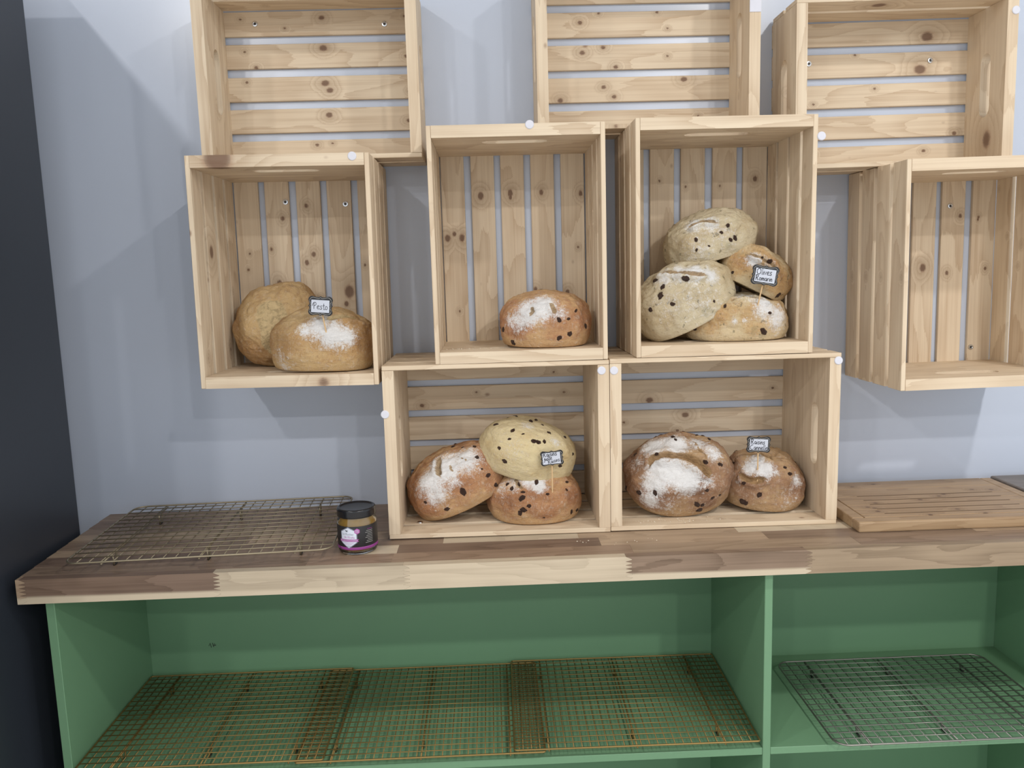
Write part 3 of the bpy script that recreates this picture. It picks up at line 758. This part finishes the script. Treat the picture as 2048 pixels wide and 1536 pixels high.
    for k in range(extra):     # on the sides that the picture does not show
        dv = Vector((rn.uniform(-1, 1), rn.uniform(0.1, 1), rn.uniform(0.1, 0.8))).normalized()
        h = bvh.ray_cast(Vector((0, 0, H * 0.4)) + dv * 0.5, -dv)
        if h[0] is not None: add_raisin(h[0], h[1], rn.uniform(0.003, 0.0045) * rs)
    BREADS[key] = (MW, bvh)
    return e
FB, FC, FD = 0.281 + 0.0205, 0.3112 + 0.0205, 0.3112 + 0.0205       # floors of the upright crates
FE = 0.0015 + 0.0088
# crate B
build_loaf('B1', 'golden pesto loaf leaning on its edge at the back of the pesto crate', (570, 640, -0.046), (0.083, 0.080, 0.088), (0, -14, 60), M['bread_pesto'], 1, floor=FB, cuts=(([(522, 604), (540, 625), (552, 655), (552, 690), (545, 712)], 0.036, 0.003, 0.004),), flour=((545, 640, 0.045, 0.30), (500, 660, 0.03, 0.2)), extra=0, lump=0.09, crust=0.30, square=2.2)
build_loaf('B2', 'golden pesto loaf with a white floury top standing in front of the leaning one', (650, 735, -0.145), (0.0935, 0.072, 0.104), (0, 2, 2), M['bread_pesto'], 2, floor=FB, square=2.6, fill=0.40, dome=0.72,
    flour=((640, 655, 0.030, 0.95), (665, 668, 0.034, 1.0), (690, 672, 0.026, 0.95), (612, 660, 0.02, 0.75), (560, 715, 0.03, 0.42), (570, 735, 0.02, 0.5)), cuts=(([(650, 640), (680, 634), (712, 640), (738, 660)], 0.008, 0.004, 0.006),), extra=0, crust=0.42, lump=0.075)
# crate C
build_loaf('C1', 'single brown raisin loaf with a floured top alone in its crate', (1090, 690, -0.145), (0.0835, 0.072, 0.094), (0, 1, 4), M['bread_brown'], 3, floor=FC, square=2.3, fill=0.34,
    flour=((1060, 622, 0.036, 1.0), (1085, 612, 0.034, 1.0), (1040, 640, 0.028, 0.75), (1120, 625, 0.022, 0.6), (1025, 640, 0.02, 0.6)), cuts=(([(1062, 612), (1066, 622), (1058, 632)], 0.004, 0.005, 0.001), ([(1098, 604), (1108, 618), (1110, 628)], 0.006, 0.006, 0.003)),
    raisins=((1006, 660, .006), (1026, 685, .0065), (1118, 640, .006), (1139, 668, .007), (1119, 676, .006), (1152, 622, .005), (1137, 638, .004), (1002, 655, .004), (1171, 652, .006), (1180, 676, .004)), crust=0.38)
# crate D
build_loaf('D1', 'olive loaf lying flat on the floor of the olive crate under the others', (1469, 672, -0.135), (0.096, 0.074, 0.082), (0, 0, 2), M['bread_olive'], 4, floor=FD, square=2.3, fill=0.36,
    flour=((1530, 612, 0.034, 0.85), (1490, 598, 0.030, 0.8), (1555, 635, 0.032, 0.8), (1470, 642, 0.008, 0.8), (1490, 642, 0.008, 0.6)), cuts=(([(1455, 605), (1500, 597), (1545, 610)], 0.007, 0.006, 0.009),), raisins=((1527, 662, .008), (1388, 655, .007), (1418, 640, .004), (1540, 626, .004), (1450, 612, .004)), crust=0.30, lump=0.105)
build_loaf('D2', 'big pale olive loaf tilted against the left slats of the olive crate', (1383, 637, -0.130), (0.094, 0.078, 0.108), (0, -27, 6), M['bread_olive_pale'], 5, square=2.2, fill=0.36,
    flour=((1390, 543, 0.028, 1.0), (1360, 548, 0.026, 0.9), (1330, 556, 0.024, 0.75), (1420, 548, 0.024, 0.85), (1400, 600, 0.06, 0.40), (1340, 610, 0.05, 0.36)), cuts=(([(1305, 560), (1345, 545), (1385, 548), (1420, 552)], 0.008, 0.007, 0.010),), raisins=((1370, 557, .0085), (1324, 575, .0075), (1321, 592, .009), (1345, 608, .006), (1301, 620, .006), (1428, 602, .004), (1310, 560, .006)), crust=0.12, lump=0.105)
build_loaf('D3', 'browned olive loaf tilted at the right behind the olive label', (1492, 576, -0.115), (0.070, 0.066, 0.080), (0, 27, 4), M['bread_olive'], 6, square=2.2, fill=0.36,
    flour=((1510, 520, 0.020, 0.9), (1540, 540, 0.022, 0.66), (1530, 525, 0.016, 0.7)), cuts=(([(1490, 508), (1530, 522), (1560, 545)], 0.007, 0.006, 0.009),), raisins=((1556, 591, .007), (1540, 523, .006), (1465, 545, .004), (1525, 515, .004)), crust=0.46, lump=0.09)
build_loaf('D4', 'pale olive loaf on top of the pile in the olive crate', (1424, 512, -0.095), (0.087, 0.068, 0.082), (0, -15, 6), M['bread_olive_pale'], 7, square=2.2, fill=0.38,
    flour=((1390, 452, 0.022, 0.9), (1420, 448, 0.022, 0.85), (1400, 500, 0.05, 0.40), (1450, 470, 0.05, 0.34)), cuts=(([(1372, 458), (1405, 445), (1440, 446)], 0.007, 0.006, 0.009),), raisins=((1470, 475, .007), (1462, 480, .006), (1443, 465, .004), (1392, 480, .005), (1456, 450, .005), (1393, 500, .004), (1418, 492, .003)), crust=0.08, lump=0.09)
# crate E
build_loaf('E1', 'floured brown raisin loaf tilted at the left of the raisin label crate', (928, 990, -0.120), (0.098, 0.076, 0.098), (0, -23, 10), M['bread_brown'], 8, square=2.2, fill=0.34,
    flour=((890, 935, 0.042, 1.05), (930, 918, 0.038, 0.95), (860, 960, 0.034, 0.95), (870, 985, 0.034, 0.8), (905, 960, 0.022, 0.7), (840, 985, 0.020, 0.5)), cuts=(([(880, 912), (876, 935), (880, 955)], 0.007, 0.010, 0.007), ([(899, 930), (905, 945)], 0.003, 0.004, 0.001), ([(915, 912), (938, 922)], 0.0025, 0.003, 0.001)),
    raisins=((926, 982, .0095), (976, 951, .006), (954, 914, .0065), (894, 1018, .006), (851, 1005, .004), (925, 895, .004), (949, 893, .005), (992, 970, .006), (964, 938, .003)), crust=0.42)
build_loaf('E2', 'round brown raisin loaf lying flat under the pale one, carrying the raisin label', (1070, 1030, -0.140), (0.089, 0.074, 0.088), (0, 0, 4), M['bread_brown'], 9, floor=FE, square=2.15, fill=0.36,
    flour=((1060, 958, 0.026, 0.9), (1078, 972, 0.020, 1.0), (1030, 965, 0.030, 0.6), (1090, 955, 0.018, 0.6), (1005, 975, 0.025, 0.46)), cuts=(([(1030, 955), (1036, 968), (1046, 978)], 0.005, 0.004, 0.002),), raisins=((1044, 997, .0075), (1047, 1020, .0085), (1040, 1026, .006), (1058, 1012, .0055), (1037, 970, .006), (1024, 976, .0065), (1015, 968, .005), (1073, 964, .006), (1052, 955, .005), (1133, 979, .0045), (1134, 964, .004), (1095, 988, .004), (1154, 1020, .006), (1143, 1024, .006), (1163, 1010, .005), (1046, 984, .005), (1165, 965, .004), (1088, 1035, .003)), crust=0.36)
build_loaf('E3', 'pale yellow raisin loaf lying across the two brown loaves', (1047, 935, -0.125), (0.092, 0.074, 0.094), (0, 14, 8), M['bread_pale'], 10, square=2.1, fill=0.38,
    flour=((1055, 850, 0.022, 0.45), (1112, 885, 0.018, 0.55), (1020, 900, 0.03, 0.30)), raisins=((1025, 861, .0065), (1068, 882, .0065), (1076, 884, .006), (992, 849, .007), (998, 896, .005), (1009, 922, .0065), (1089, 883, .0055), (1098, 866, .006), (1046, 868, .004), (964, 864, .005), (1019, 878, .004), (1062, 842, .006), (1072, 840, .006), (1085, 850, .005), (1130, 874, .005), (1146, 908, .004), (1120, 932, .005)), crust=0.05, lump=0.05)
# crate F
build_loaf('F1', 'largest dark brown loaf with a wide floured slash, left of the cinnamon label', (1355, 1020, -0.125), (0.102, 0.082, 0.104), (6, -4, 28), M['bread_cin'], 11, floor=FE, square=2.2, fill=0.36,
    flour=((1345, 945, 0.036, 1.15), (1375, 960, 0.036, 1.05), (1320, 940, 0.034, 1.1), (1310, 965, 0.034, 0.95), (1350, 888, 0.034, 1.05), (1310, 893, 0.032, 1.0), (1395, 885, 0.026, 0.8), (1425, 905, 0.026, 0.75), (1300, 1000, 0.026, 0.85), (1415, 960, 0.02, 0.7), (1275, 925, 0.025, 0.45), (1330, 1010, 0.04, 0.40), (1400, 985, 0.03, 0.3)),
    cuts=(([(1298, 940), (1305, 918), (1335, 910), (1370, 914), (1395, 926), (1415, 945), (1425, 960)], 0.0125, 0.013, 0.012), ([(1385, 880), (1400, 900), (1418, 925)], 0.004, 0.004, 0.002)),
    raisins=((1310, 986, .0065), (1278, 986, .0065), (1252, 976, .006), (1276, 1020, .007), (1394, 1008, .008), (1399, 1020, .008), (1356, 1034, .006), (1441, 929, .006), (1414, 981, .006), (1425, 996, .005), (1411, 925, .006), (1314, 908, .005), (1347, 874, .005), (1271, 908, .005), (1440, 990, .004), (1405, 1010, .006), (1248, 990, .005)), crust=0.5, lump=0.09)
build_loaf('F2', 'smaller cinnamon loaf with a floured cap, carrying the cinnamon label', (1520, 1018, -0.125), (0.075, 0.072, 0.101), (0, 4, 4), M['bread_cin'], 12, floor=FE, square=2.15, fill=0.38,
    flour=((1500, 935, 0.020, 1.0), (1530, 938, 0.024, 1.0), (1515, 925, 0.022, 0.95), (1550, 945, 0.014, 0.6), (1590, 960, 0.018, 0.75), (1480, 960, 0.014, 0.4), (1580, 1000, 0.03, 0.36)), cuts=(([(1468, 925), (1490, 912), (1520, 910), (1550, 922)], 0.008, 0.008, 0.010), ([(1478, 945), (1490, 958), (1510, 962), (1535, 956)], 0.008, 0.008, 0.006)),
    raisins=((1518, 990, .0065), (1486, 1003, .0085), (1492, 1006, .006), (1488, 1022, .005), (1487, 967, .005), (1580, 948, .005), (1570, 935, .004), (1468, 925, .004)), crust=0.36, lump=0.105)

# ------------------------------------------------------------------ labels on picks, hand-lettered
GL = {  # strokes on a 1-high grid; baseline 0, small letters 0.55 high. (advance, strokes)
 'P': (.62, [[(-.05, .45), (.02, .8), (.12, .95), (.35, 1.0), (.5, .85), (.45, .6), (.25, .5), (.14, .5)], [(.16, .95), (.2, .0)]]),
 'O': (.80, [[(.35, .95), (.12, .85), (.0, .5), (.1, .12), (.35, .0), (.58, .15), (.66, .5), (.56, .85), (.35, .95)]]),
 'R': (.70, [[(.08, 0), (.1, .95)], [(-.06, .88), (.18, 1.0), (.42, .96), (.5, .78), (.42, .6), (.2, .5), (.1, .5)], [(.22, .5), (.54, -.04)]]),
 'C': (.70, [[(.5, .85), (.34, .97), (.12, .8), (.02, .45), (.12, .12), (.34, .0), (.56, .12)]]),
 'B': (.55, [[(.05, 0), (.07, .8)], [(-.04, .72), (.2, .84), (.38, .68), (.1, .46)], [(.1, .46), (.4, .05)]]),
 'e': (.44, [[(.04, .3), (.34, .36), (.32, .52), (.18, .57), (.04, .4), (.04, .16), (.18, .02), (.4, .1)]]),
 's': (.42, [[(.36, .5), (.2, .57), (.08, .46), (.12, .34), (.3, .24), (.32, .1), (.16, .0), (.0, .08)]]),
 't': (.34, [[(.14, .9), (.13, .15), (.22, .0), (.34, .08)], [(0, .6), (.3, .62)]]),
 'o': (.46, [[(.2, .55), (.05, .42), (.04, .15), (.18, .02), (.34, .12), (.36, .4), (.2, .55)]]),
 'l': (.22, [[(.08, .98), (.06, .1), (.12, .0)]]),
 'i': (.22, [[(.08, .52), (.08, .0)], [(.09, .74), (.1, .78)]]),
 'v': (.42, [[(.0, .55), (.14, .02), (.34, .55)]]),
 'a': (.48, [[(.34, .5), (.18, .57), (.03, .36), (.06, .08), (.2, .02), (.34, .2), (.36, .54), (.36, .1), (.44, .0)]]),
 'm': (.62, [[(.04, .55), (.04, .0)], [(.04, .36), (.14, .54), (.24, .48), (.26, .02)], [(.26, .36), (.38, .54), (.48, .46), (.5, .0)]]),
 'r': (.36, [[(.06, .55), (.06, .0)], [(.06, .34), (.18, .52), (.32, .52)]]),
 'n': (.46, [[(.05, .55), (.05, .0)], [(.05, .36), (.2, .55), (.32, .46), (.34, .0)]]),
 'u': (.46, [[(.04, .55), (.05, .14), (.16, .0), (.3, .12), (.34, .55), (.36, .0)]]),
 'j': (.26, [[(.16, .55), (.14, -.22), (.02, -.34), (-.1, -.26)], [(.17, .76), (.18, .8)]]),
}
def lettering(name, lines, parent, loc_y):
    """lines: (text, x, z, height, slope); flat pen strokes on the card"""
    bm = bmesh.new()
    for (s, x, z, h, sl, pen) in lines:
        cxp = 0.0
        for ch in s:
            adv, strokes = GL[ch]
            for st in strokes:
                pts = [(x + (cxp + px) * h * math.cos(sl) - pz * h * math.sin(sl), z + (cxp + px) * h * math.sin(sl) + pz * h * math.cos(sl)) for px, pz in st]
                # smooth once
                if len(pts) > 3:
                    q = [pts[0]]
                    for A, B in zip(pts[:-1], pts[1:]): q += [(A[0] * .75 + B[0] * .25, A[1] * .75 + B[1] * .25), (A[0] * .25 + B[0] * .75, A[1] * .25 + B[1] * .75)]
                    q.append(pts[-1]); pts = q
                tube(bm, [(px, 0, pz) for px, pz in pts], pen, 5)
            cxp += adv
    me = mesh_from_bm(bm, name); me.transform(Matrix.Diagonal((1, 0.25, 1, 1)))
    o = link('lettering', me, parent, M['ink']); o.location = (0, loc_y, 0); return o
def plaque_outline(w, h, n=14, inset=0.0):
    """bracket frame: bulging corners, pinched sides with a small nib in the middle of each"""
    pts = []
    W, Hh = w / 2 - inset, h / 2 - inset
    r = min(w, h) * 0.20
    cs = [(W - r, Hh - r, 0), (-(W - r), Hh - r, 90), (-(W - r), -(Hh - r), 180), (W - r, -(Hh - r), 270)]
    for i, (cx, cy, a0) in enumerate(cs):
        for k in range(7):
            a = math.radians(a0 + 15 * k); pts.append((cx + r * math.cos(a), cy + r * math.sin(a)))
        nx, ny, na = cs[(i + 1) % 4]
        p, q = pts[-1], (nx + r * math.cos(math.radians(na)), ny + r * math.sin(math.radians(na)))
        nrm = Vector((-(p[0] + q[0]), -(p[1] + q[1]))).normalized()
        for k in range(1, n):
            s = k / n; dip = 0.0022 * math.sin(math.pi * s) ** 1.0 - 0.0022 * math.exp(-((s - .5) / .07) ** 2)
            pts.append((p[0] + (q[0] - p[0]) * s + nrm.x * dip, p[1] + (q[1] - p[1]) * s + nrm.y * dip))
    return pts
def build_label(label, uv, y, w, h, roll, stick_uv, lines, card, tilt=0, bread=None):
    """uv: centre of the plaque; stick_uv: where the pick enters the loaf"""
    P = at_y(uv[0], uv[1], y)
    MWb, bvh = BREADS[bread]
    inv = MWb.inverted(); d = (inv.to_3x3() @ ray_dir(*stick_uv)).normalized()
    hit = bvh.ray_cast(inv @ CAM, d)[0]
    S = MWb @ hit if hit is not None else at_y(stick_uv[0], stick_uv[1], y)
    P = at_y(uv[0], uv[1], S.y - 0.004)
    ax = (P - S).normalized(); S2 = S - ax * 0.022
    e = empty('bread_label', S2); tag(e, label, 'label', 'hand-lettered bread labels')
    st = link('stick', tube_mesh('stick', [(0, 0, 0), (0.0, 0, 0.001), tuple(P - S2 + Vector((0, 0.002, 0)))], 0.0013, 8), e, M['stick'])
    pm = poly_prism('plaque', plaque_outline(w, h), 0.0022); pm.transform(Matrix.Rotation(math.pi / 2, 4, 'X'))
    pl = link('plaque', pm, e, M['black_plaque'])
    pl.location = P - S2; pl.rotation_euler = (math.radians(tilt), math.radians(roll), 0)
    bm = bmesh.new(); tube(bm, [(a, -0.0012, b) for a, b in plaque_outline(w, h, 14, 0.0022)], 0.00036, 5, True)
    link('border_line', mesh_from_bm(bm, 'border_line', True), pl, M['white_line'])
    cw, ch, ox, oz, cr = card
    c = link('card', box_mesh('card', cw * 0.95, 0.0008, ch * 0.95), pl, M['card']); c.location = (ox, -0.0016, oz); c.rotation_euler = (0, math.radians(cr), 0)
    lettering('lettering', lines, c, -0.0005)
build_label('black plaque reading Pesto stuck in the front pesto loaf', (641, 612), -0.17, 0.0415, 0.0335, 5, (652, 664), [('Pesto', -0.0130, -0.0048, 0.0115, -0.04, 0.00050)], (0.0325, 0.0225, 0, -0.0005, 0), bread='B2')
build_label('black plaque reading Olives Romarin in the olive crate', (1530, 551), -0.17, 0.0475, 0.0345, 9, (1516, 611), [('Olives', -0.0158, 0.0008, 0.0108, 0.02, 0.00064), ('Romarin', -0.0163, -0.0095, 0.0092, 0.02, 0.00064)], (0.038, 0.0245, 0, -0.0003, 1), bread='D1')
build_label('black plaque reading Raisins juste Raisins in front of the pale loaf', (1104, 916), -0.19, 0.0410, 0.0270, -4, (1105, 984), [('Raisins', -0.0145, 0.0032, 0.0086, 0.06, 0.00060), ('juste', -0.0135, -0.0035, 0.0078, 0.10, 0.00056), ('Raisins', -0.0065, -0.0098, 0.0075, 0.16, 0.00050)], (0.0335, 0.0215, -0.001, 0, 0), bread='E2')
build_label('black plaque reading Raisins Cannelle in the smaller cinnamon loaf', (1517, 889), -0.16, 0.0440, 0.0300, 3, (1515, 960), [('Raisins', -0.0150, 0.0012, 0.0090, -0.02, 0.00060), ('Cannelle', -0.0155, -0.0095, 0.0095, -0.01, 0.00060)], (0.0350, 0.0215, 0, 0, 1), bread='F2')

# ------------------------------------------------------------------ loose screw in crate E's floor and spilled flour crumbs
def floor_screw():
    e, d = CR['E']
    inv = e.matrix_basis.inverted()
    o = link('screw', SCREW_MESH, e); o.rotation_euler = (-math.pi / 2, 0, 0)
    dd = ray_dir(840, 1046); p = CAM + dd * ((0.0015 + ST + Z0 - CAM.z) / dd.z); p = inv @ p
    o.location = (p.x, p.y, ST); link('recess', RECESS_MESH, o)
floor_screw()
def crumbs(label, x0, x1, y0, y1, z, n, seed):
    rn = random.Random(seed); bm = bmesh.new()
    for k in range(n):
        r = rn.uniform(0.0005, 0.0016); c = Vector((rn.gauss((x0 + x1) / 2, (x1 - x0) / 4), rn.gauss((y0 + y1) / 2, (y1 - y0) / 4), 0))
        vv = []
        for j in range(5):
            a = j * 1.2566 + rn.uniform(-.3, .3); vv.append(bm.verts.new(c + Vector((math.cos(a) * r, math.sin(a) * r, 0))))
        top = bm.verts.new(c + Vector((0, 0, r * 0.7)))
        for j in range(5): bm.faces.new((vv[j], vv[(j + 1) % 5], top))
        bm.faces.new(list(reversed(vv)))
    o = link('flour_crumbs', mesh_from_bm(bm, 'flour_crumbs'), None, M['flourcrumb']); o.location = (0, 0, z + Z0)
    tag(o, label, 'crumbs', kind='stuff')
crumbs('flour flakes scattered on the floor of the single loaf crate', 0.11, 0.18, -0.20, -0.15, 0.3112 + BT + 0.0003, 40, 1)
crumbs('flour flakes scattered in front of the biggest loaf', 0.43, 0.62, -0.225, -0.195, 0.0010 + ST + 0.001, 45, 2)
crumbs('flour crumbs scattered on the worktop before the crates', 0.30, 0.46, -0.30, -0.262, 0.0003, 14, 3)
